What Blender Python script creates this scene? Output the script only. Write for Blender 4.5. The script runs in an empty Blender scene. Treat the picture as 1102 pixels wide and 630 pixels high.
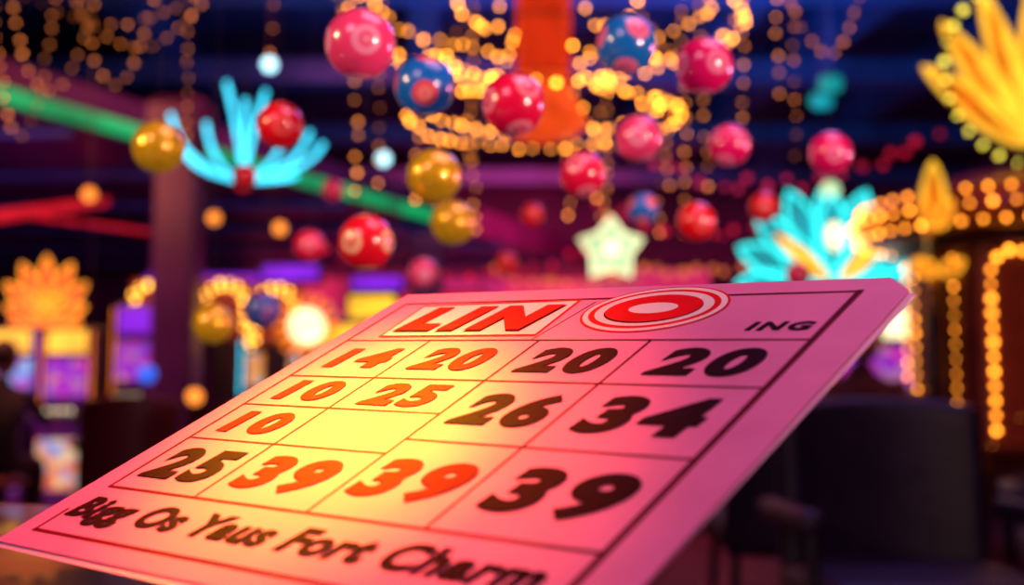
import bpy, math, random, bmesh
from math import sin, cos, pi, radians
from mathutils import Vector, Matrix, Euler
random.seed(7)
S = bpy.context.scene
COL = S.collection
try:
    S.view_settings.view_transform = 'Standard'
except Exception: pass

# ------------------------------------------------------------ materials
def new_mat(name):
    m = bpy.data.materials.new(name); m.use_nodes = True
    return m, m.node_tree.nodes, m.node_tree.links, m.node_tree.nodes['Principled BSDF']

def mat(name, col, rough=.5, metal=0, var=.15, scale=8, bump=0, coat=0, spec=.5, es=0, bd=.01):
    m, N, L, b = new_mat(name)
    tc = N.new('ShaderNodeTexCoord'); nz = N.new('ShaderNodeTexNoise'); nz.inputs['Scale'].default_value = scale
    nz.inputs['Detail'].default_value = 4
    L.new(tc.outputs['Object'], nz.inputs['Vector'])
    r = N.new('ShaderNodeValToRGB')
    r.color_ramp.elements[0].position = .3; r.color_ramp.elements[1].position = .7
    r.color_ramp.elements[0].color = [c*(1-var) for c in col]+[1]
    r.color_ramp.elements[1].color = [min(1, c*(1+var)) for c in col]+[1]
    L.new(nz.outputs['Fac'], r.inputs['Fac']); L.new(r.outputs['Color'], b.inputs['Base Color'])
    b.inputs['Roughness'].default_value = rough; b.inputs['Metallic'].default_value = metal
    b.inputs['Coat Weight'].default_value = coat; b.inputs['Specular IOR Level'].default_value = spec
    if bump:
        bp = N.new('ShaderNodeBump'); bp.inputs['Strength'].default_value = bump; bp.inputs['Distance'].default_value = bd
        L.new(nz.outputs['Fac'], bp.inputs['Height']); L.new(bp.outputs['Normal'], b.inputs['Normal'])
    if es:
        L.new(r.outputs['Color'], b.inputs['Emission Color']); b.inputs['Emission Strength'].default_value = es
        m.cycles.emission_sampling = 'NONE'
    return m

def glow(name, col, s, var=.25, scale=6):
    m, N, L, b = new_mat(name)
    b.inputs['Base Color'].default_value = [c*.3 for c in col]+[1]
    tc = N.new('ShaderNodeTexCoord'); nz = N.new('ShaderNodeTexNoise'); nz.inputs['Scale'].default_value = scale
    L.new(tc.outputs['Object'], nz.inputs['Vector'])
    mr = N.new('ShaderNodeMapRange'); mr.inputs['From Min'].default_value = .3; mr.inputs['From Max'].default_value = .7
    mr.inputs['To Min'].default_value = s*(1-var); mr.inputs['To Max'].default_value = s*(1+var)
    L.new(nz.outputs['Fac'], mr.inputs['Value']); L.new(mr.outputs['Result'], b.inputs['Emission Strength'])
    b.inputs['Emission Color'].default_value = list(col)+[1]
    m.cycles.emission_sampling = 'NONE'
    return m

def screen_mat(name, cols, s, scale=9):
    m, N, L, b = new_mat(name)
    tc = N.new('ShaderNodeTexCoord'); v = N.new('ShaderNodeTexVoronoi'); v.inputs['Scale'].default_value = scale
    v.distance = 'CHEBYCHEV'
    L.new(tc.outputs['Object'], v.inputs['Vector'])
    sp = N.new('ShaderNodeSeparateColor'); L.new(v.outputs['Color'], sp.inputs['Color'])
    r = N.new('ShaderNodeValToRGB'); L.new(sp.outputs['Red'], r.inputs['Fac'])
    e = r.color_ramp.elements
    e[0].color = list(cols[0])+[1]; e[1].color = list(cols[-1])+[1]
    for i, c in enumerate(cols[1:-1]):
        k = e.new((i+1)/(len(cols)-1)); k.color = list(c)+[1]
    L.new(r.outputs['Color'], b.inputs['Emission Color']); b.inputs['Emission Strength'].default_value = s
    b.inputs['Base Color'].default_value = (.02, .02, .03, 1); b.inputs['Roughness'].default_value = .15
    m.cycles.emission_sampling = 'NONE'
    return m

def ball_mat(name, base, spot, inner, es=.17):
    m, N, L, b = new_mat(name)
    tc = N.new('ShaderNodeTexCoord'); nm = N.new('ShaderNodeVectorMath'); nm.operation = 'NORMALIZE'
    L.new(tc.outputs['Object'], nm.inputs[0])
    ab = N.new('ShaderNodeVectorMath'); ab.operation = 'ABSOLUTE'; L.new(nm.outputs[0], ab.inputs[0])
    sx = N.new('ShaderNodeSeparateXYZ'); L.new(ab.outputs[0], sx.inputs[0])
    m1 = N.new('ShaderNodeMath'); m1.operation = 'MAXIMUM'; L.new(sx.outputs[0], m1.inputs[0]); L.new(sx.outputs[1], m1.inputs[1])
    m2 = N.new('ShaderNodeMath'); m2.operation = 'MAXIMUM'; L.new(m1.outputs[0], m2.inputs[0]); L.new(sx.outputs[2], m2.inputs[1])
    r = N.new('ShaderNodeValToRGB'); L.new(m2.outputs[0], r.inputs['Fac'])
    e = r.color_ramp.elements
    e[0].position = 0; e[0].color = list(base)+[1]; e[1].position = 1; e[1].color = list(spot)+[1]
    for p, c in ((.90, base), (.92, spot), (.97, spot), (.978, inner), (.99, inner)):
        k = e.new(p); k.color = list(c)+[1]
    L.new(r.outputs['Color'], b.inputs['Base Color'])
    L.new(r.outputs['Color'], b.inputs['Emission Color']); b.inputs['Emission Strength'].default_value = es  # ball colour also emits: brightness painted in, the balls are no lamps
    m.cycles.emission_sampling = 'NONE'
    b.inputs['Roughness'].default_value = .25; b.inputs['Coat Weight'].default_value = 1; b.inputs['Coat Roughness'].default_value = .09
    return m

# ------------------------------------------------------------ mesh helpers
def grp(name, loc=(0, 0, 0), rot=0):
    e = bpy.data.objects.new(name, None); COL.objects.link(e); e.empty_display_size = .05
    e.location = loc; e.rotation_euler = (0, 0, rot)
    return e

def link(o, parent):
    COL.objects.link(o)
    if parent: o.parent = parent
    return o

def mesh(name, V, F, m, parent=None, smooth=False, bevel=0, seg=2):
    me = bpy.data.meshes.new(name); me.from_pydata([tuple(v) for v in V], [], F); me.update()
    me.materials.append(m)
    if smooth:
        for p in me.polygons: p.use_smooth = True
    o = bpy.data.objects.new(name, me); link(o, parent)
    if bevel:
        md = o.modifiers.new('bevel', 'BEVEL'); md.width = bevel; md.segments = seg; md.limit_method = 'ANGLE'
        for p in me.polygons: p.use_smooth = seg > 2
    return o

def box(name, c, s, m, parent=None, bevel=0, seg=2, rot=None):
    hx, hy, hz = s[0]/2, s[1]/2, s[2]/2
    V = [Vector((x, y, z)) for x in (-hx, hx) for y in (-hy, hy) for z in (-hz, hz)]
    if rot:
        R = Euler(rot).to_matrix(); V = [R @ v for v in V]
    V = [v+Vector(c) for v in V]
    F = [(0, 1, 3, 2), (4, 6, 7, 5), (0, 4, 5, 1), (2, 3, 7, 6), (0, 2, 6, 4), (1, 5, 7, 3)]
    return mesh(name, V, F, m, parent, bevel=bevel, seg=seg)

def lathe(name, prof, m, parent=None, c=(0, 0, 0), n=32, smooth=True, flute=0, nf=12):
    V = []; F = []
    for r, z in prof:
        for i in range(n):
            a = 2*pi*i/n; rr = r*(1+flute*cos(nf*a))
            V.append((c[0]+rr*cos(a), c[1]+rr*sin(a), c[2]+z))
    for j in range(len(prof)-1):
        for i in range(n):
            F.append((j*n+i, j*n+(i+1) % n, (j+1)*n+(i+1) % n, (j+1)*n+i))
    F.append(tuple(range(n-1, -1, -1))); F.append(tuple((len(prof)-1)*n+i for i in range(n)))
    return mesh(name, V, F, m, parent, smooth)

def tubes(name, paths, r, m, parent=None, closed=False):
    cu = bpy.data.curves.new(name, 'CURVE'); cu.dimensions = '3D'; cu.bevel_depth = r; cu.bevel_resolution = 3
    for P in paths:
        sp = cu.splines.new('POLY'); sp.points.add(len(P)-1)
        for i, p in enumerate(P): sp.points[i].co = (p[0], p[1], p[2], 1)
        sp.use_cyclic_u = closed
    cu.materials.append(m); cu.use_fill_caps = True
    o = bpy.data.objects.new(name, cu); return link(o, parent)

_b = bmesh.new(); bmesh.ops.create_icosphere(_b, subdivisions=2, radius=1)
ICOV = [v.co.copy() for v in _b.verts]; ICOF = [tuple(v.index for v in f.verts) for f in _b.faces]; _b.free()

def bulbs(name, pts, r, m, parent=None, jitter=0):
    V = []; F = []
    for p in pts:
        o = len(V); rr = r*random.uniform(.75, 1.2); p = Vector(p)
        if jitter: p = p+Vector([random.uniform(-jitter, jitter) for _ in range(3)])
        V += [v*rr+p for v in ICOV]; F += [tuple(i+o for i in f) for f in ICOF]
    return mesh(name, V, F, m, parent, True)

def sphere(name, r, m, parent=None, c=(0, 0, 0), sc=(1, 1, 1), seg=48, rings=24):
    b = bmesh.new(); bmesh.ops.create_uvsphere(b, u_segments=seg, v_segments=rings, radius=r)
    for v in b.verts: v.co = Vector((v.co.x*sc[0]+c[0], v.co.y*sc[1]+c[1], v.co.z*sc[2]+c[2]))
    me = bpy.data.meshes.new(name); b.to_mesh(me); b.free(); me.materials.append(m)
    for p in me.polygons: p.use_smooth = True
    o = bpy.data.objects.new(name, me); return link(o, parent)

def swag(a, b, sag, n=24):
    a = Vector(a); b = Vector(b); out = []
    for i in range(n+1):
        t = i/n; p = a.lerp(b, t); p.z -= sag*4*t*(1-t); out.append(p)
    return out
def line(a, b, n):
    a = Vector(a); b = Vector(b); return [a.lerp(b, i/(n-1)) for i in range(n)]
def resample(P, step):
    P = [Vector(p) for p in P]; out = [P[0]]; acc = 0
    for a, b in zip(P, P[1:]):
        d = (b-a).length
        while acc+d >= step and d > 1e-9:
            t = (step-acc)/d; a = a.lerp(b, t); out.append(a.copy()); d = (b-a).length; acc = 0
        acc += d
    return out

# ------------------------------------------------------------ base materials
M_dark = mat('dark_paint', (.012, .010, .018), .45)
M_blk = mat('black_lacquer', (.03, .012, .03), .25)
M_ceil = mat('ceiling_navy', (.012, .035, .12), .6, var=.4, scale=1.2)
M_beam = mat('beam_indigo', (.03, .09, .24), .4, var=.3, scale=2)
M_soff = mat('soffit_plum', (.08, .02, .09), .4, var=.4, scale=1.5)
M_wall = mat('wall_plum', (.14, .025, .11), .6, var=.5, scale=.6)
M_carpet = mat('carpet_red', (.12, .02, .04), .9, var=.6, scale=5, bump=.3)
M_pillar = mat('pillar_maroon', (.06, .012, .07), .35, var=.3, scale=2)
M_wood = mat('mahogany', (.16, .04, .015), .25, var=.4, scale=14, coat=.5)
M_tabtop = mat('table_lacquer', (.04, .004, .008), .3, var=.3, scale=20, coat=.3)
M_brass = mat('brass', (.75, .42, .12), .25, metal=1)
M_chair = mat('chair_leather', (.018, .010, .030), .5, var=.3, scale=20, bump=.2, spec=.35)
M_rchair = mat('chair_red_leather', (.12, .008, .015), .45, var=.3, scale=20, bump=.2)
AMB = (1, .30, .02)
M_amber = glow('amber_bulb', AMB, 15, var=.6, scale=9)
M_amberk = glow('amber_bulb_kiosk', AMB, 8.5, var=.5, scale=9)
M_amberd = glow('amber_bulb_dim', (1, .27, .04), 3.2, var=.85, scale=3)
M_amberb = glow('amber_bead', (1, .25, .05), 2.0, var=.9, scale=3)
M_ambery = glow('yellow_bulb', (1, .45, .05), 6, var=.3)
M_redb = glow('red_bulb', (1, .01, .04), .6, var=.6)
M_cyan = glow('cyan_neon', (.05, .72, 1), 2.4)
M_teal = glow('teal_panel', (.005, .36, .42), .85, var=.5, scale=5)
M_tealb = glow('teal_neon_bright', (.03, .85, .85), 1.7)
M_yel = glow('yellow_neon', (1, .55, .03), 1.25)
M_amb2 = glow('amber_panel', (1, .26, .006), .65, var=.5)
M_org = glow('orange_neon', (1, .22, .01), 1.2)
M_orgy = glow('orange_yellow_neon', (1, .40, .02), 1.4)
M_orgp = glow('orange_panel', (1, .06, .003), .7, var=.4)
M_white = glow('warm_white_neon', (1, .88, .50), 2.0)
M_star = glow('star_glow', (.62, .9, .45), 1.05)
M_green = glow('green_neon', (.005, .55, .16), .65, var=.5, scale=1)
M_redn = glow('red_neon', (1, .015, .03), .5, var=.5)
M_purp = glow('purple_neon', (.25, .02, .95), .8, var=.4, scale=2)
M_col = glow('column_red_glow', (1, .045, .008), .6, var=.4, scale=4)
M_cone = glow('cone_orange_glow', (1, .08, .01), .9, var=.4)
M_pale = glow('pale_bulb', (.45, .9, 1), 2.6)
M_blueb = glow('blue_bulb', (.03, .15, 1), 1.0)
M_orb = glow('orange_bulb', (1, .28, .03), 1.8)
M_orbd = glow('orange_bulb_dim', (1, .20, .03), .8, var=.6)

# ------------------------------------------------------------ room
box('floor', (0, 9, -.05), (24, 30, .1), M_carpet)
box('ceiling', (0, 9, 5.05), (24, 30, .1), M_ceil)
box('wall_back', (0, 22, 2.5), (24, .2, 5), M_wall)
box('wall_left', (-9, 9, 2.5), (.2, 30, 5), M_wall)
box('wall_right', (8, 9, 2.5), (.2, 30, 5), M_wall)
box('wall_front', (0, -5, 2.5), (24, .2, 5), M_wall)
bm = grp('ceiling_beams', (0, 0, 0))
for i, (x, dx) in enumerate(((-7, 0), (-3.8, 0), (-.9, .8), (2.2, 1.2), (3.4, 1.6), (5.2, 1.6))):
    a = math.atan2(dx, 10)
    box('beam_long_%d' % i, (0, 0, 0), (.3, 19, .4), M_beam, bm).location = (x, 12, 4.78)
    bm.children[-1].rotation_euler = (0, 0, a)
for i, y in enumerate((5, 7.5, 10.2, 13, 16, 19)):
    box('beam_cross_%d' % i, (0, y, 4.45), (16, .35, .25), M_beam, bm)
tl = grp('teal_ceiling_lights', (2.4, 9.5, 4.0))
for i, (x, y, z) in enumerate(((2.42, 9, 3.25), (2.75, 10.5, 3.5), (3.1, 12, 3.9))):
    box('lamp_%d' % i, (x-2.4, y-9.5, z-4.0), (.16, .12, .12), glow('teal_lamp_%d' % i, (.005, .42, .40), .7), tl, bevel=.03)
    tubes('rod_%d' % i, [[(x-2.4, y-9.5, z-3.93), (x-2.4, y-9.5, .98)]], .012, M_beam, tl)

# left mezzanine soffit with green neon edge
so = grp('mezzanine_soffit', (0, 0, 0))
e0 = Vector((-6.8, 3.4)); e1 = Vector((3.0, 23.2)); d2 = (e1-e0).normalized()
V = []
for z in (3.12, 3.5):
    V += [(e0.x, e0.y, z), (e0.x+(21.9-3.4)*d2.x/d2.y, 21.9, z), (-8.9, 21.9, z), (-8.9, 3.4, z)]
mesh('slab', V, [(3, 2, 1, 0), (4, 5, 6, 7), (0, 1, 5, 4), (1, 2, 6, 5), (2, 3, 7, 6), (3, 0, 4, 7)], M_soff, so)
nx = Vector((d2.y, -d2.x))
def onedge(t, off=0, z=3.2):
    p = e0+d2*t+nx*off; return (p.x, p.y, z)
tubes('green_neon_edge', [[onedge(.3, .05, 3.2), onedge(13.2, .05, 3.2)]], .068, M_green, so)
for i in range(9):
    p = onedge(1.2+i*2.0, -.05, 3.08)
    tubes('rib_%d' % i, [[p, (-8.7, p[1]+.3, 3.08)]], .05, M_beam, so)
rn = grp('red_neon_line', (0, 0, 0))
tubes('tube', [[(-3.95, 9.0, 2.22), (-4.15, 12.2, 2.90)]], .05, M_redn, rn)
tubes('tube_far', [[(-5.2, 9.5, 2.5), (-3.9, 13.5, 2.75)]], .022, M_redn, rn)
for i, p in enumerate(((-3.95, 9.0, 2.22), (-4.15, 12.2, 2.90))):
    tubes('hanger_%d' % i, [[p, (p[0], p[1], 3.12)]], .01, M_dark, rn)

def pillar(loc, w, h):
    g = grp('pillar', loc)
    box('shaft', (0, 0, h/2), (w, w, h), M_pillar, g, bevel=.03)
    box('plinth', (0, 0, .15), (w*1.3, w*1.3, .3), M_dark, g, bevel=.02)
    box('capital', (0, 0, h-.18), (w*1.35, w*1.35, .3), M_pillar, g, bevel=.04)
pillar((-2.50, 9.0, 0), .32, 3.12)
pillar((-1.1, 15.5, 0), .4, 3.12)

lw = grp('haze_panel', (0, 21.7, 0))  # glowing panel added to stand in for the pink haze
box('frame', (-.6, 0, 2.2), (8.6, .16, 2.4), M_dark, lw, bevel=.03)
box('haze_face', (-.6, -.1, 2.2), (8.3, .04, 2.15), screen_mat('haze_glow', ((.45, .01, .08), (.9, .03, .12), (.35, .01, .18), (1, .10, .07)), .85, scale=.8), lw)

# ------------------------------------------------------------ signs
def petal(L, W, n=14, pw=.75):
    P = []
    for i in range(n+1):
        t = i/n; P.append((W*sin(pi*t**pw)**.8 if 0 < t < 1 else 0, L*t))
    return P
def fan(parent, n, spread, L, W, m_fill, m_line, base=(0, 0, 0), r=.012, edge=.75, y=0, pw=.8, tag='', start=.12):
    paths = []; V = []; F = []
    for i in range(n):
        k = (i/(n-1)-.5)*2 if n > 1 else 0
        a = radians(spread)/2*k; Li = L*(1-(1-edge)*k*k)
        P = petal(Li*(1-start), W, pw=pw); u = Vector((cos(a), 0, -sin(a))); v = Vector((sin(a), 0, cos(a)))
        c = Vector(base)+v*Li*start+Vector((0, y+.002*(i % 2), 0))
        ring = [c+u*w+v*l for w, l in P]+[c-u*w+v*l for w, l in P[-2:0:-1]]
        paths.append([p+Vector((0, -.015, 0)) for p in ring]+[ring[0]+Vector((0, -.015, 0))])
        o = len(V); m_ = len(ring)
        V += ring+[p+Vector((0, .03, 0)) for p in ring]
        F.append(tuple(range(o, o+m_))); F.append(tuple(range(o+2*m_-1, o+m_-1, -1)))
        for j in range(m_): F.append((o+j, o+m_+j, o+m_+(j+1) % m_, o+(j+1) % m_))
    if m_fill: mesh('petals'+tag, V, F, m_fill, parent)
    if m_line: tubes('neon_outline'+tag, paths, r, m_line, parent)

g = grp('neon_flower_sign', (-1.80, 8, 2.31))
ends = [(-.50, .46), (-.42, .24), (-.13, .68), (.0, .56), (.14, .62), (.30, .44), (.44, .34), (.53, .26), (.36, .04), (-.26, .40)]
paths = []
for ex, ez in ends:
    cx, cz = .85*ex, .22*ez
    if abs(ex) < .16: cx = .3*ex; cz = .5*ez
    paths.append([((2*t*(1-t)*cx+t*t*ex), 0, (2*t*(1-t)*cz+t*t*ez)) for t in [i/14 for i in range(15)]])
tubes('stamens', paths, .015, M_cyan, g)
tubes('hanging_cable', [[(0, .05, 0), (0, .05, .8)]], .008, M_dark, g)
sphere('hub', .06, M_redn, g)

g = grp('shell_crown_sign', (-3.48, 9, 1.47))
fan(g, 7, 150, .46, .062, M_orgp, M_orgy, r=.010, edge=.68)
box('base_plate', (0, 0, -.03), (.50, .12, .08), M_org, g, bevel=.02)

g = grp('peacock_fan_sign', (1.86, 7, 1.50))
fan(g, 9, 176, .62, .08, M_teal, M_tealb, r=.012, edge=.88, y=.06, pw=1.3)
fan(g, 6, 120, .40, .035, M_teal, M_tealb, r=.009, edge=.85, y=0, pw=1.1, tag='_mid')
fan(g, 2, 96, .44, .035, M_yel, M_orgy, r=.010, edge=1, y=-.05, tag='_gold')
fan(g, 1, 0, .54, .08, M_teal, M_tealb, r=.012, y=-.04, pw=1.2, tag='_center')
sphere('drop', .065, M_white, g, c=(0, -.09, .28), sc=(.8, .4, 1.3), seg=24, rings=12)
sphere('top_pearl', .055, M_star, g, c=(0, -.02, .56), seg=24, rings=12)
box('base', (0, .05, -.05), (.9, .2, .14), M_teal, g, bevel=.03)

g = grp('star_lantern', (.66, 8, 1.85))
V = [(0, -.07, 0), (0, .07, 0)]
for i in range(10):
    a = pi/2+i*pi/5; r_ = .22 if i % 2 == 0 else .135
    V.append((r_*cos(a), 0, r_*sin(a)))
F = []
for i in range(10):
    F.append((0, 2+i, 2+(i+1) % 10)); F.append((1, 2+(i+1) % 10, 2+i))
mesh('star', V, F, M_star, g)
tubes('outline', [[V[2+i] for i in range(10)]+[V[2]]], .010, M_white, g)
sphere('lamp', .05, M_white, g, c=(0, -.04, 0), seg=16, rings=8)
tubes('cable', [[(0, 0, .22), (0, 0, 5)]], .005, M_dark, g)

# kiosk at right with bulb canopy
kg = grp('casino_kiosk', (2.35, 5.6, 0))
lathe('body', [(.52, 0), (.52, .25), (.48, .3), (.48, 1.5), (.55, 1.52)], mat('kiosk_body', (.10, .015, .02), .4, var=.3), kg, n=40)
lathe('canopy', [(.62, 1.56), (.70, 1.6), (.72, 1.66), (.66, 1.74), (.50, 1.80), (.30, 1.86), (.08, 1.9)], mat('kiosk_canopy', (.18, .03, .02), .35, var=.3), kg, n=48)
for j, (z, rr, nb) in enumerate(((1.58, .715, 50), (1.65, .735, 50), (1.72, .70, 48))):
    bulbs('canopy_bulbs_%d' % j, [(rr*cos(a), rr*sin(a), z) for a in [2*pi*i/nb+j*.06 for i in range(nb)]], .0115, M_amberk, kg)
pts = []
for a0 in range(0, 360, 15):
    a = radians(a0+6)
    for k in range(15): pts.append((.50*cos(a), .50*sin(a), .56+k*.064))
bulbs('column_bulbs', pts, .0075, M_amberk, kg)
arch = [(-.11, 0, .70), (-.11, 0, 1.36)]+[(.11*cos(a), 0, 1.36+.11*sin(a)) for a in [pi-pi*i/12 for i in range(13)]]+[(.11, 0, 1.36), (.11, 0, .70)]
pts = [(p.x-.20, -.475, p.z) for p in resample(arch, .062)]
bulbs('arch_bulbs', pts, .012, M_amberk, kg)
box('front_panel', (-.20, -.44, 1.0), (.3, .05, .95), mat('kiosk_panel', (.22, .05, .02), .4), kg, bevel=.02)
box('counter', (0, -.1, .62), (1.2, 1.0, .05), M_wood, kg, bevel=.015)
g = grp('lotus_neon_sign', (2.36, 5.3, 1.93))
fan(g, 7, 104, .80, .062, M_amb2, M_yel, r=.014, edge=.80, y=.04, start=.1)
fan(g, 5, 70, .58, .014, None, M_yel, r=.010, edge=.85, y=-.02, tag='_inner')
el = [(.43*cos(a), -.02, .37+.44*sin(a)) for a in [radians(-50-i*5) for i in range(53)]]
bulbs('edge_bulbs', resample(el, .085), .015, glow('lime_bulb', (.75, .62, .06), 4.0), g)
tubes('edge_rail', [el], .010, M_dark, g)
box('mount', (0, .06, .0), (.12, .06, .2), M_dark, g)
g = grp('leaf_neon_sign', (1.76, 5.0, 1.52))
fan(g, 1, 0, .30, .045, M_amb2, M_yel, r=.010)
fan(g, 2, 50, .20, .025, M_amb2, M_orgy, r=.007, y=-.03, tag='_side')
fan(g, 2, 120, .16, .03, M_amb2, M_orgy, r=.008, base=(0, 0, -.18), y=-.03, tag='_lower')
box('stem', (0, .05, -.14), (.03, .03, .36), M_brass, g)
box('post', (0, .05, -.92), (.04, .04, 1.2), M_dark, g)

# ------------------------------------------------------------ slot machines
SCR = [screen_mat('reel_screen_warm', ((1, .4, .03), (.8, .08, .01), (1, .7, .2), (.1, .3, .8)), .9, 14),
       screen_mat('reel_screen_cool', ((.05, .35, .9), (.3, .6, .9), (.3, .05, .9), (.8, .2, .5)), .9, 14),
       screen_mat('reel_screen_purple', ((.2, .02, .7), (.7, .03, .5), (.06, .06, .8), (1, .3, .1)), .8, 14)]
def slot(loc, rot, top, deck, h=1.45, w=.5):
    g = grp('slot_machine', loc, rot)
    box('cabinet', (0, .1, h*.25), (w, .5, h*.5), M_blk, g, bevel=.03)
    box('belly_glass', (0, -.16, h*.27), (w*.8, .02, h*.26), SCR[(deck+1) % 3], g)
    box('deck', (0, -.17, h*.52), (w, .28, .07), M_dark, g, bevel=.02, rot=(radians(12), 0, 0))
    box('upper_cabinet', (0, .17, h*.76), (w, .36, h*.48), M_blk, g, bevel=.04)
    box('main_screen', (0, -.02, h*.72), (w*.84, .02, h*.2), SCR[deck], g, rot=(radians(-8), 0, 0))
    box('top_screen', (0, -.02, h*.91), (w*.8, .02, h*.12), top, g)
    for i in range(5):
        sphere('button_%d' % i, .018, M_white if i else M_redn, g, c=(-w*.32+i*w*.16, -.22, h*.545+.004), sc=(1, 1, .5), seg=12, rings=6)
    tubes('edge_light', [[(-w/2-.005, -.02, h*.56), (-w/2-.005, -.02, h*.97)], [(w/2+.005, -.02, h*.56), (w/2+.005, -.02, h*.97)]], .007, (M_cyan, M_purp, M_org)[deck % 3], g)
    return g
slot((-3.76, 9.1, 0), 0, M_yel, 1, 1.42, .36)
slot((-3.34, 9.1, 0), 0, M_yel, 2, 1.42, .36)
slot((-2.93, 9.4, 0), 0, M_purp, 2, 1.62, .32)
slot((-4.3, 9.1, 0), 0, M_org, 1, 1.42, .4)
slot((-2.2, 11, 0), 0, M_org, 0, 1.6)
slot((-1.55, 11, 0), 0, M_yel, 2, 1.6)
slot((-.9, 11.2, 0), 0, M_org, 1, 1.5)
slot((1.5, 7.2, 0), 0, M_tealb, 1, 1.42)
slot((2.15, 7.2, 0), 0, M_white, 2, 1.42)
slot((.5, 12, 0), 0, M_org, 2, 1.5)
slot((1.2, 12, 0), 0, M_purp, 0, 1.5)

def arch_sign(loc, w, h, m):
    g = grp('marquee_arch', loc)
    P = [(-w/2, 0, -h*.6), (-w/2, 0, 0)]+[(w/2*cos(a), 0, h*.45*sin(a)) for a in [pi-pi*i/14 for i in range(15)]]+[(w/2, 0, -h*.6)]
    bulbs('bulbs', resample(P, .085)+[p*.8 for p in resample(P, .1)], .019, m, g)
    box('panel', (0, .06, -.02*h), (w*1.05, .06, h*1.1), mat('arch_panel', (.25, .06, .04), .5), g, bevel=.03)
    z = loc[2]-h*.57
    box('post', (0, .08, -h*.57-z/2), (w*.5, .06, z), M_dark, g)
arch_sign((-2.92, 9.9, 1.68), .44, .34, M_ambery)
arch_sign((-2.48, 10.4, 1.66), .42, .5, M_ambery)
arch_sign((-2.04, 10.4, 1.62), .42, .5, M_ambery)

g = grp('sunburst_sign', (-1.70, 10.0, 1.47))
o = lathe('disc', [(.01, -.03), (.15, -.03), (.15, .03), (.01, .03)], glow('sun_disc', (1, .72, .35), 2.4), g, n=32)
o.rotation_euler = (pi/2, 0, 0)
tubes('rays', [[(.17*cos(a), 0, .17*sin(a)), (.27*cos(a), 0, .27*sin(a))] for a in [2*pi*i/16 for i in range(16)]], .024, M_org, g)
box('pole', (0, .06, -.80), (.08, .05, 1.33), M_dark, g)
def panel_sign(name, loc, s, m):
    g = grp(name, loc)
    box('lightbox', (0, 0, 0), (s[0], .12, s[1]), m, g, bevel=.03)
    box('frame', (0, .04, 0), (s[0]+.08, .1, s[1]+.08), M_dark, g, bevel=.02)
    top = 3.12-loc[2]
    tubes('rods', [[(-s[0]*.4, .05, s[1]/2), (-s[0]*.4, .05, top)], [(s[0]*.4, .05, s[1]/2), (s[0]*.4, .05, top)]], .01, M_dark, g)
panel_sign('hanging_lightbox', (-2.17, 11.8, 2.12), (.55, .14), M_purp)
panel_sign('hanging_lightbox', (-1.32, 11.8, 2.02), (.5, .12), M_purp)
panel_sign('hanging_lightbox', (-1.39, 12.0, 1.80), (.46, .22), M_yel)
panel_sign('hanging_lightbox', (-3.3, 13, 2.15), (1.3, .16), M_purp)
panel_sign('hanging_lightbox', (-.55, 13, 1.95), (.5, .14), M_redn)

# ------------------------------------------------------------ chandelier
g = grp('garland_chandelier', (.16, 6, 0))
lathe('column', [(.125, 2.42), (.125, 5.0)], M_col, g, n=60, flute=.12, nf=12)
lathe('cone', [(.04, 2.13), (.17, 2.17), (.22, 2.22), (.19, 2.30), (.13, 2.42), (.15, 2.46)], M_cone, g, n=40)
def ring(r, z, n, f=1): return [(r*cos(2*pi*i/n), r*sin(2*pi*i/n), z) for i in range(n)]
def notfront(P): return [p for p in P if not (p[1] < -.05 and abs(p[0]) < .22)]
back = lambda P: [p for p in P if p[1] > -.1]
pts = ring(.68, 2.25, 50)+back(ring(.60, 2.32, 40))+notfront(ring(.85, 2.84, 46))+notfront(ring(1.0, 2.72, 54))+back(ring(.55, 2.60, 34))
for i in range(6):
    a = 2*pi*i/6
    if abs(cos(a)) > .4: pts += notfront(swag((.14*cos(a), .14*sin(a), 2.95), (1.0*cos(a), 1.0*sin(a), 2.78), .3, 10))
    if abs(cos(a)) > .4: pts += notfront(swag((.14*cos(a), .14*sin(a), 2.70), (.68*cos(a), .68*sin(a), 2.32), .12, 6))
bulbs('bulbs', pts, .0100, M_amber, g, jitter=.016)
tubes('rings', [ring(.68, 2.265, 48), ring(.60, 2.335, 48), ring(.85, 2.855, 48), ring(1.0, 2.735, 48), ring(.55, 2.615, 48)], .004, M_dark, g, closed=True)
tubes('stays', [[(.115*cos(a), .115*sin(a), 2.7), (.68*cos(a), .68*sin(a), 2.265)] for a in [2*pi*i/6 for i in range(6)]]+
      [[(.115*cos(a), .115*sin(a), 3.4), (1.0*cos(a), 1.0*sin(a), 2.735)] for a in [2*pi*i/6 for i in range(6)]], .003, M_dark, g)
pts = []
for (a, r_, z0, z1) in ((3.5, .66, 2.25, 1.8), (3.9, .5, 2.25, 1.95), (5.1, .3, 2.1, 1.72), (5.3, .45, 2.2, 1.68), (5.8, .66, 2.25, 1.86), (4.4, .6, 2.25, 2.0), (.4, .66, 2.25, 1.7), (2.6, .66, 2.25, 1.8)):
    pts += line((r_*cos(a), r_*sin(a), z0), (r_*cos(a), r_*sin(a), z1), 7)
near = []; nw = []
for (x, y, z0, z1) in ((.98, 5, 2.7, 2.0), (1.12, 5, 2.7, 2.12), (.80, 5.5, 2.8, 1.6), (.86, 5.4, 2.8, 1.8), (-.66, 5, 2.7, 1.70), (-.60, 5.3, 2.7, 1.80), (-.22, 6.5, 3, 1.75), (.55, 6.9, 3, 1.9)):
    P = line((x-.16, y-6, z0), (x-.16+random.uniform(-.02, .02), y-6, z1), int((z0-z1)/.07)); near += P; nw.append([P[0]+Vector((0, 0, 5-z0)), P[-1]])
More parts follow.
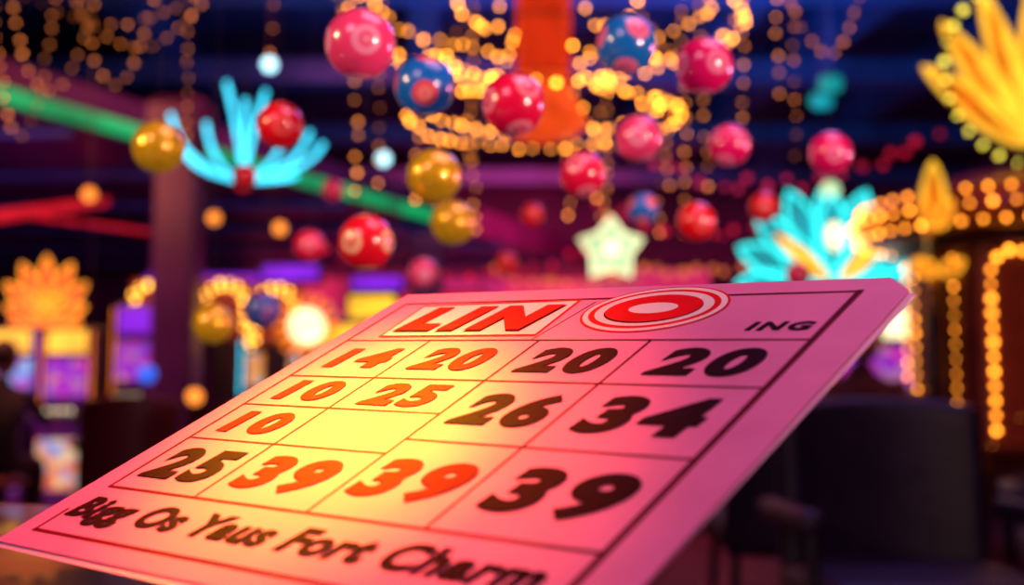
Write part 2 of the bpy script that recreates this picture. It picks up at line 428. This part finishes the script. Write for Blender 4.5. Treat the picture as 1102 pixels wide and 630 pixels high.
for (a, b, s_) in (((.6, 6, 2.95), (1.2, 6, 2.95), .4), ((-.9, 6, 2.9), (-.2, 6.2, 2.9), .35)):
    P = [p-Vector((.16, 6, 0)) for p in swag(a, b, s_, 16)]; near += P; nw.append(P); nw.append([P[0], P[0]+Vector((0, 0, 2))]); nw.append([P[-1], P[-1]+Vector((0, 0, 2))])
bulbs('drops', pts+near, .0085, M_amberd, g, jitter=.012)
tubes('drop_wires', nw, .0015, M_dark, g)

def garland(items):
    g = grp('bead_garland'); pts = []; wires = []
    for it in items:
        if len(it) == 3:
            P = resample(swag(*it, 40), .07)
        else:
            x, y, z0, z1 = it; P = line((x, y, z0), (x, y, z1), int((z0-z1)/.07))
        pts += P; wires.append(P)
        wires.append([P[0], (P[0].x, P[0].y, 5)])
        if len(it) == 3: wires.append([P[-1], (P[-1].x, P[-1].y, 5)])
    bulbs('beads', pts, .0080, M_amberb, g, jitter=.008)
    tubes('wires', wires, .002, M_dark, g)
garland([((-2.15, 5, 2.62), (-1.75, 5, 2.62), .5), ((-1.85, 5, 2.6), (-1.5, 5, 2.6), .45), ((-2.0, 5.2, 2.7), (-1.3, 5.2, 2.7), .32),
         ((-2.3, 5.2, 2.7), (-2.0, 5.2, 2.75), .75), ((-1.9, 4.6, 2.4), (-1.2, 4.6, 2.42), .12), (-1.02, 5, 2.7, 2.3), (-1.7, 6.2, 3.0, 2.2)])
garland([((1.24, 5.3, 2.7), (1.6, 5.3, 2.75), .35), (1.24, 5.2, 2.8, 1.9)])

g = grp('string_lights', (0, 12, 0))
bulbs('amber', swag((1.0, 0, 2.25), (3.0, 0, 2.35), .15, 14)+swag((-.2, 1, 2.3), (1.4, 1, 2.35), .2, 12), .040, M_orbd, g, jitter=.04)
bulbs('red', swag((1.2, -1, 3.1), (3.9, -1, 3.3), .35, 22)+swag((.8, 0, 2.8), (3.2, 0, 2.7), .2, 18)+swag((-2.0, 1, 2.5), (1.0, 1, 2.6), .3, 16), .035, M_redb, g, jitter=.06)
g = grp('globe_lamps', (0, 0, 0))
for i, (p, r_, m_) in enumerate((((-2.05, 10, 3.69), .06, M_pale), ((-1.08, 10, 2.88), .055, M_pale), ((-2.83, 8, 2.22), .046, M_orb), ((-1.99, 8, 2.06), .042, M_orb),
                            ((-1.55, 8, 1.99), .042, M_orb), ((-3.5, 10, 1.3), .05, M_pale))):
    sphere('globe_%d' % i, r_, m_, g, c=p, seg=20, rings=10)
    tubes('flex_%d' % i, [[(p[0], p[1], p[2]+r_), (p[0], p[1], 3.1 if p[2] < 3.1 else 5)]], .004, M_dark, g)
g = grp('floor_lamps', (0, 0, 0))
for i, (p, r_, m_) in enumerate((((-2.09, 8, .87), .05, M_orb), ((-2.41, 8, 1.02), .06, M_blueb))):
    sphere('globe_%d' % i, r_, m_, g, c=p, seg=20, rings=10)
    tubes('pole_%d' % i, [[(p[0], p[1], p[2]-r_), (p[0], p[1], 0)]], .012, M_dark, g)

# ------------------------------------------------------------ balls
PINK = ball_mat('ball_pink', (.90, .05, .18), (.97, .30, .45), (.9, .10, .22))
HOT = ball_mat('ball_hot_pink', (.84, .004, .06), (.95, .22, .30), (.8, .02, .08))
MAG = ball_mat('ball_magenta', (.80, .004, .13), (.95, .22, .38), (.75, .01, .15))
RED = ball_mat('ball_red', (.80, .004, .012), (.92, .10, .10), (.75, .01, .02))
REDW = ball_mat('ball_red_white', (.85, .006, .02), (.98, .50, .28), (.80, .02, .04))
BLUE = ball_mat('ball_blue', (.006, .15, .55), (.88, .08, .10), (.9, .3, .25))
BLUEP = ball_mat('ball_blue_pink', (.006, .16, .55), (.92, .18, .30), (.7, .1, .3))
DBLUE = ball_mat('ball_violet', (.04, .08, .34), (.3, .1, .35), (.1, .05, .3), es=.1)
M_gold = mat('ball_gold', (.88, .46, .012), .28, metal=.5, var=.2, scale=120, bump=.12, coat=.8, es=.14)  # slight emission paints extra brightness into the gold
M_thread = mat('nylon_thread', (.05, .03, .06), .4)
B = [((-.086, .669, .998), PINK), ((-.058, .785, 1.005), BLUE), ((.001, .751, .984), HOT), ((.077, .794, 1.036), BLUEP), ((.136, .835, 1.033), MAG),
     ((-.200, 1.023, 1.035), RED), ((-.272, .915, .992), M_gold), ((-.057, .871, .961), M_gold), ((-.053, 1.074, .958), M_gold), ((.109, 1.025, 1.024), PINK),
     ((.061, 1.028, .993), HOT), ((.208, 1.139, 1.043), MAG), ((.298, 1.115, 1.030), MAG), ((-.105, .861, .911), REDW), ((-.257, 1.520, .998), HOT),
     ((-.322, 2.143, 1.182), HOT), ((-.443, 1.976, 1.175), RED), ((-.119, 1.618, .974), PINK), ((.166, 1.515, 1.044), BLUE), ((.189, 1.228, .983), RED),
     ((.339, 1.610, 1.062), RED), ((.474, 1.992, 1.013), HOT), ((-.293, 1.182, .875), M_gold), ((-.269, 1.298, .898), DBLUE), ((.034, 1.982, 1.111), RED), ((-.010, 2.156, 1.053), RED)]
ROT = {0: (.15, 0, .3), 1: (.5, .1, .15), 2: (-.4, 0, .55), 3: (-.35, .2, .3), 4: (.1, 0, .35), 13: (.1, 0, -.45)}
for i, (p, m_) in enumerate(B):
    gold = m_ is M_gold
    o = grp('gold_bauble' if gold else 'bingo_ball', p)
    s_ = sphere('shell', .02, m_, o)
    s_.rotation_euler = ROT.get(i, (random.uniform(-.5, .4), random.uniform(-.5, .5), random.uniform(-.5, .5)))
    tubes('thread', [[(0, 0, .0195), (0, 0, 5-p[2])]], .0001, M_thread, o)
    lathe('cap', [(.0012, .0195), (.0012, .0212)], M_brass, o, n=10)

# ------------------------------------------------------------ table
g = grp('lounge_table', (-.5, .2, 0))
lathe('top', [(.50, .705), (.528, .709), (.532, .716), (.532, .733), (.527, .7395), (.52, .740)], M_tabtop, g, n=128)
lathe('rim', [(.532, .712), (.541, .714), (.543, .724), (.541, .736), (.533, .7395), (.5315, .738)], M_wood, g, n=128)
lathe('pedestal', [(.26, 0), (.26, .02), (.22, .04), (.06, .08), (.045, .3), (.05, .6), (.12, .69), (.2, .705)], M_wood, g, n=40)

# ------------------------------------------------------------ bingo card
W, H = .2, .1516
O = Vector((-.0444, .5056, .8355))
U = Vector((.7673, -.6404, -.0346)); Vv = Vector((.5826, .6731, .4555)); Nn = Vector((-.2685, -.3696, .8896))
def cardmat(off=0):
    M = Matrix.Identity(4)
    for i in range(3):
        M[i][0] = U[i]; M[i][1] = Vv[i]; M[i][2] = Nn[i]; M[i][3] = O[i]+Nn[i]*off
    return M
M_paper = mat('card_pink_paper', (.84, .20, .42), .46, var=.06, scale=45, spec=.35, bump=.25, bd=.0004)
M_paper2 = mat('card_pink_paper_pale', (.88, .48, .62), .5, var=.04, scale=40)
M_ink = mat('ink_maroon', (.022, .0006, .004), .6, var=.2, scale=60, spec=.04)
M_line = mat('ink_line', (.13, .002, .014), .6, var=.2, scale=60, spec=.05)
M_inkr = mat('ink_red', (.80, .002, .006), .6, var=.15, scale=60, spec=.05)  # logo red; on digits it paints in the warm glow
M_inkglow = mat('ink_glow_tint', (.26, .001, .005), .6, var=.15, scale=60, spec=.05)  # digits only: reddened by the warm glow painted into the ink
M_cream = mat('ink_cream', (.95, .72, .68), .5, var=.03, scale=60, spec=.2)
card = grp('bingo_card'); card.matrix_world = cardmat(0)
def XY(s, t): return (s*W, -t*H)
def sheet(parent, outline, m, z0, z1):
    n = len(outline); V = [(x, y, z1) for x, y in outline]+[(x, y, z0) for x, y in outline]
    F = [tuple(range(n-1, -1, -1)), tuple(range(n, 2*n))]+[(i, (i+1) % n, n+(i+1) % n, n+i) for i in range(n)]
    o = mesh('paper', V, F, m, parent)
    b = bmesh.new(); b.from_mesh(o.data); bmesh.ops.recalc_face_normals(b, faces=b.faces); b.to_mesh(o.data); b.free()
sheet(card, [XY(-.045, -.072), XY(1.03, -.072), XY(1.08, .0), XY(1.08, 1.235), XY(-.062, 1.235)], M_paper, -.00022, 0)
def seg(name, a, b, w=.0009, m=M_line, z=.00012):
    a = Vector(XY(*a)); b = Vector(XY(*b)); d = (b-a).normalized(); n = Vector((-d.y, d.x))*w/2; e = d*w/2
    P = [a-e-n, b+e-n, b+e+n, a-e+n]
    return mesh(name, [(p.x, p.y, z) for p in P], [(0, 1, 2, 3)], m, card)
for k, (a, b, w_) in enumerate((((0, 0), (1, 0), .0014), ((0, 0), (0, 1), .0013), ((1, 0), (1, 1), .0024), ((0, 1), (1, 1), .0014), ((0, .24), (1, .24), .0011), ((0, .45), (1, .45), .0011),
              ((0, .605), (.49, .605), .0010), ((0, .775), (.49, .775), .0010), ((.49, .715), (1, .715), .0011),
              ((.23, .24), (.23, 1), .0010), ((.49, .24), (.49, 1), .0010), ((.72, .24), (.72, 1), .0011), ((.47, .24), (.50, .02), .0006),
              ((-.012, 1.10), (-.012, 1.18), .0013), ((-.012, 1.18), (1.0, 1.18), .0017), ((1, 1), (1, 1.18), .0024))):
    seg('rule_%d' % k, a, b, w_)
def text(body, s, t, w, h, m, z=.0003, bold=.055, shear=.12, rot=0, name=None, sp=1.24):
    cu = bpy.data.curves.new('txt', 'FONT'); cu.body = body; cu.size = 1; cu.shear = shear; cu.extrude = 0
    cu.bevel_depth = bold; cu.bevel_resolution = 2
    cu.align_x = 'CENTER'; cu.align_y = 'CENTER'; cu.materials.append(m); cu.space_character = sp
    o = bpy.data.objects.new(name or 'print_'+body.replace(' ', '_').lower(), cu); link(o, card)
    bpy.context.view_layer.update()
    bb = o.bound_box; xs = [c[0] for c in bb]; ys = [c[1] for c in bb]
    sx = w/(max(xs)-min(xs)); sy = h/(max(ys)-min(ys)); cx = (max(xs)+min(xs))/2*sx; cy = (max(ys)+min(ys))/2*sy
    x, y = XY(s, t); o.location = (x-cx, y-cy, z); o.scale = (sx, sy, .0015); o.rotation_euler = (0, 0, rot)
    return o
for b_, s, t, w, h, m_ in (('14', .125, .345, .031, .0165, M_inkglow), ('20', .355, .345, .033, .018, M_inkglow), ('20', .605, .345, .034, .019, M_ink), ('20', .865, .345, .036, .0195, M_ink),
                        ('10', .12, .525, .029, .0155, M_inkr), ('25', .36, .53, .033, .0165, M_inkr), ('26', .61, .575, .035, .0215, M_ink), ('34', .86, .575, .040, .023, M_ink),
                        ('10', .115, .69, .030, .0155, M_inkglow), ('25', .115, .885, .036, .0205, M_ink), ('39', .355, .885, .038, .0205, M_inkr), ('39', .605, .86, .039, .022, M_inkglow), ('39', .86, .855, .042, .0235, M_ink)):
    text(b_, s, t, w, h, m_)
P = [XY(.070, .025), XY(.455, .012), XY(.462, .208), XY(.080, .212)]
c_ = (sum(p[0] for p in P)/4, sum(p[1] for p in P)/4)
big = [((p[0]-c_[0])*1.03+c_[0], (p[1]-c_[1])*1.10+c_[1]) for p in P]
mesh('logo_box_border', [(x, y, .00015) for x, y in big], [(3, 2, 1, 0)], M_inkr, card)
mesh('logo_box', [(x, y, .0002) for x, y in P], [(3, 2, 1, 0)], M_cream, card)
text('LIN', .269, .115, .0705, .0235, M_ink, z=.00035, bold=.075, shear=.2, name='logo_shadow', sp=1.35)
text('LIN', .267, .111, .0695, .0225, M_inkr, z=.00060, bold=.075, shear=.2, name='logo_letters', sp=1.35)
def ell(name, s, t, rx, ry, m, z):
    x, y = XY(s, t); mesh(name, [(x+rx*cos(a), y+ry*sin(a), z) for a in [2*pi*i/64 for i in range(64)]], [tuple(range(64))], m, card)
ell('o_outer', .648, .072, .0285, .0196, M_inkr, .00025); ell('o_white', .648, .072, .0276, .0187, M_cream, .0003)
ell('o_ring', .648, .072, .0254, .0167, M_inkr, .00035); ell('o_cream', .648, .072, .0230, .0147, M_cream, .0004)
ell('o_letter', .649, .076, .0192, .0120, M_ink, .00045); ell('o_letter_red', .648, .071, .0189, .0117, M_inkr, .0005); ell('o_hole', .648, .072, .0098, .0046, M_cream, .00055)
text('ING', .925, .175, .022, .0066, M_ink, bold=.045, shear=.15)
text('Bigg Os Yaus Fort Charm', .480, 1.092, .192, .0155, M_ink, bold=.045, shear=.25, sp=1.1)

card2 = grp('bingo_card'); card2.matrix_world = cardmat(-.0007) @ Matrix.Rotation(radians(-.5), 4, 'Z')
sheet(card2, [XY(-.04, -.05), XY(1.035, -.05), XY(1.093, .0), XY(1.085, 1.245), XY(-.058, 1.248)], M_paper2, -.00022, 0)
rest = grp('card_rest', (0, 0, 0))
V = []
for s, t in ((.06, .35), (.33, .35), (.33, .75), (.06, .75)):
    x, y = XY(s, t); V.append(cardmat(-.0012) @ Vector((x, y, 0)))
V += [Vector((v.x, v.y, .7402)) for v in V]
mesh('wedge', V, [(0, 3, 2, 1), (4, 5, 6, 7), (0, 1, 5, 4), (1, 2, 6, 5), (2, 3, 7, 6), (3, 0, 4, 7)], M_wood, rest)

# ------------------------------------------------------------ chairs
def chair(loc, rot, m, sc=1):
    g = grp('lounge_chair', loc, rot); g.scale = (sc, sc, sc)
    V = []; F = []; n = 14
    for j in range(9):
        z = .36+j*.057
        for i in range(n+1):
            a = radians(-38+76*i/n); rr = .36
            dip = .018*abs(i/n-.5)**2*4 if j == 8 else 0
            V.append((rr*1.15*sin(a)*.85, rr*cos(a)-.12+.03*j/8, z-dip))
    nn = n+1
    for j in range(8):
        for i in range(n): F.append((j*nn+i, j*nn+i+1, (j+1)*nn+i+1, (j+1)*nn+i))
    o = mesh('backrest', V, F, m, g, True)
    md = o.modifiers.new('s', 'SOLIDIFY'); md.thickness = .06; md.offset = 0
    md = o.modifiers.new('b', 'BEVEL'); md.width = .025; md.segments = 4
    box('seat', (0, -.02, .42), (.46, .46, .11), m, g, bevel=.045, seg=5)
    box('arm_1', (-.25, -.02, .58), (.05, .40, .05), m, g, bevel=.02, seg=4)
    box('arm_2', (.25, -.02, .58), (.05, .40, .05), m, g, bevel=.02, seg=4)
    tubes('legs', [[(x*.9, y*.9, .38), (x, y, 0)] for x in (-.21, .21) for y in (-.21, .2)]+[[(x, -.2, .38), (x, -.2, .57)] for x in (-.25, .25)], .014, M_dark, g)
chair((.80, 2.45, 0), 0, M_chair)
chair((1.5, 3.0, 0), pi*.9, M_chair)
chair((.85, 3.8, 0), pi, M_chair)
chair((-1.95, 6.3, 0), pi*1.05, M_rchair, 1.05)
chair((-1.1, 5.2, 0), pi, M_rchair)

# ------------------------------------------------------------ people
def person(loc, rot, shirt, skin, hairm):
    g = grp('seated_person', loc, rot)
    J = [((0, 0, .50), .14), ((0, -.03, .70), .135), ((0, -.08, .90), .15), ((0, -.11, 1.0), .07), ((0, -.13, 1.07), .05),
         ((-.17, -.10, .95), .06), ((-.23, -.28, .76), .045), ((-.16, -.50, .80), .035),
         ((.17, -.10, .95), .06), ((.23, -.28, .76), .045), ((.16, -.50, .80), .035),
         ((-.1, -.2, .50), .09), ((-.12, -.44, .50), .07), ((-.12, -.44, .08), .045), ((-.12, -.56, .04), .04),
         ((.1, -.2, .50), .09), ((.12, -.44, .50), .07), ((.12, -.44, .08), .045), ((.12, -.56, .04), .04)]
    E = [(0, 1), (1, 2), (2, 3), (3, 4), (2, 5), (5, 6), (6, 7), (2, 8), (8, 9), (9, 10), (0, 11), (11, 12), (12, 13), (13, 14), (0, 15), (15, 16), (16, 17), (17, 18)]
    me = bpy.data.meshes.new('body'); me.from_pydata([j[0] for j in J], E, []); me.materials.append(shirt)
    o = bpy.data.objects.new('body', me); link(o, g)
    o.modifiers.new('skin', 'SKIN')
    for i, sv in enumerate(me.skin_vertices[0].data): sv.radius = (J[i][1], J[i][1]*.8)
    me.skin_vertices[0].data[0].use_root = True
    sd = o.modifiers.new('sub', 'SUBSURF'); sd.levels = 2; sd.render_levels = 2
    sphere('head', .1, skin, g, c=(0, -.16, 1.17), sc=(.78, .95, 1.15), seg=24, rings=16)
    sphere('hair', .1, hairm, g, c=(0, -.145, 1.195), sc=(.86, 1.0, 1.08), seg=24, rings=16)
    sphere('nose', .014, skin, g, c=(0, -.26, 1.155), seg=12, rings=8)
    for k, x in enumerate((-.08, .08)):
        sphere('ear_%d' % k, .022, skin, g, c=(x, -.155, 1.16), sc=(.4, .8, 1.2), seg=12, rings=8)
        for f in range(5):
            x0 = x*2; dx = (f-2)*.014
            tubes('finger_%d_%d' % (k, f), [[(x0+dx, -.52, .80), (x0+dx*1.3, -.57, .795), (x0+dx*1.3, -.595+.01*abs(f-2), .78)]], .007, skin, g)
    box('stool_seat', (0, 0, .39), (.36, .36, .07), M_rchair, g, bevel=.03, seg=4)
    lathe('stool_post', [(.2, .06), (.2, .08), (.03, .10), (.03, .36)], M_dark, g, n=24)
M_skin = mat('skin', (.45, .22, .15), .55); M_hair = mat('hair_dark', (.03, .015, .01), .5, scale=60)
person((1.58, 5.6, -.06), 0, mat('shirt_brown', (.14, .05, .04), .8), M_skin, M_hair)
person((-3.25, 7.6, -.06), pi, mat('shirt_black', (.02, .015, .03), .8), M_skin, M_hair)

# ------------------------------------------------------------ lights
def area(name, loc, target, size, e, col):
    l = bpy.data.lights.new(name, 'AREA'); l.energy = e; l.color = col; l.size = size
    o = bpy.data.objects.new(name, l); COL.objects.link(o); o.location = loc
    o.rotation_euler = (Vector(target)-Vector(loc)).to_track_quat('-Z', 'Y').to_euler(); return o
def spot(name, loc, target, e, col, ang, blend=1, r=.03):
    l = bpy.data.lights.new(name, 'SPOT'); l.energy = e; l.color = col; l.spot_size = radians(ang); l.spot_blend = blend; l.shadow_soft_size = r
    o = bpy.data.objects.new(name, l); COL.objects.link(o); o.location = loc
    o.rotation_euler = (Vector(target)-Vector(loc)).to_track_quat('-Z', 'Y').to_euler(); return o
area('card_fill_pink', (.5, .7, 2.4), (0, .6, .8), 1.0, 14, (1, .42, .72))  # added unseen fill that turns the card pink, no fixture
area('ball_fill_front', (-.9, -.9, 2.2), (0, .8, .95), .8, 13, (1, .50, .72))  # added unseen key behind the camera to light the balls
spot('ball_fill_right', (1.25, -.25, .98), (.05, 1.0, 1.0), 80, (1, .58, .52), 48, .6, .07)  # added unseen light for the balls, aimed to miss the card
spot('ball_fill_left', (-1.2, .35, 1.35), (-.05, 1.0, 1.0), 34, (1, .62, .34), 60, .6, .06)  # added unseen key on the balls from upper left
spot('ball_fill_far', (1.3, 1.45, 1.05), (0, 1.0, 1.0), 24, (1, .25, .50), 55, .6, .1)  # added unseen rim light on the balls from behind right
spot('ceiling_spot_warm', (-.30, 1.0, 1.9), (-.060, .395, .78), 430, (1, .60, .01), 6.0, 1, .02)
spot('ceiling_spot_orange', (-.25, .9, 1.8), (-.065, .405, .79), 230, (1, .12, .010), 12.5, 1, .02)
area('hall_blue_wash', (1, 10, 2.9), (1, 11, 5), 4, 120, (.02, .24, 1))
area('hall_blue_wash_near', (2.5, 5.5, 2.9), (2.5, 7, 5), 2.5, 50, (.02, .40, 1))
area('hall_magenta_wash', (0, 17, 4.4), (0, 21, 1.0), 4, 380, (1, .04, .18))
area('hall_pink_floor', (-.5, 10, 4.3), (-.5, 11, 0), 4, 180, (1, .08, .20))
area('hall_amber_left', (-3.6, 7.6, 2.9), (-3.4, 9.2, .8), 1.5, 60, (1, .25, .12))
area('hall_red_right', (2.4, 4.0, 3.2), (2.3, 5.5, 1.2), 1.2, 22, (1, .18, .08))
area('chair_rim_fill', (1.0, 3.4, 2.6), (1.0, 3.0, .5), .8, 12, (.25, .18, 1))  # added unseen light for a faint blue rim on the chairs
area('soffit_wash', (-5, 8, .9), (-4.5, 11, 3.1), 3, 80, (.6, .05, .6))
w = bpy.data.worlds.new('World'); S.world = w; w.use_nodes = True
w.node_tree.nodes['Background'].inputs[0].default_value = (.05, .05, .22, 1); w.node_tree.nodes['Background'].inputs[1].default_value = .2

# ------------------------------------------------------------ camera
cd = bpy.data.cameras.new('camera'); cam = bpy.data.objects.new('camera', cd); COL.objects.link(cam)
cam.location = (0, 0, .792); cam.rotation_euler = (pi/2+math.atan(125/1302), 0, 0)
cd.sensor_width = 36; cd.lens = 42.53; cd.clip_start = .01; cd.clip_end = 100
cd.dof.use_dof = True; cd.dof.focus_distance = .43; cd.dof.aperture_fstop = 7.2
S.camera = cam
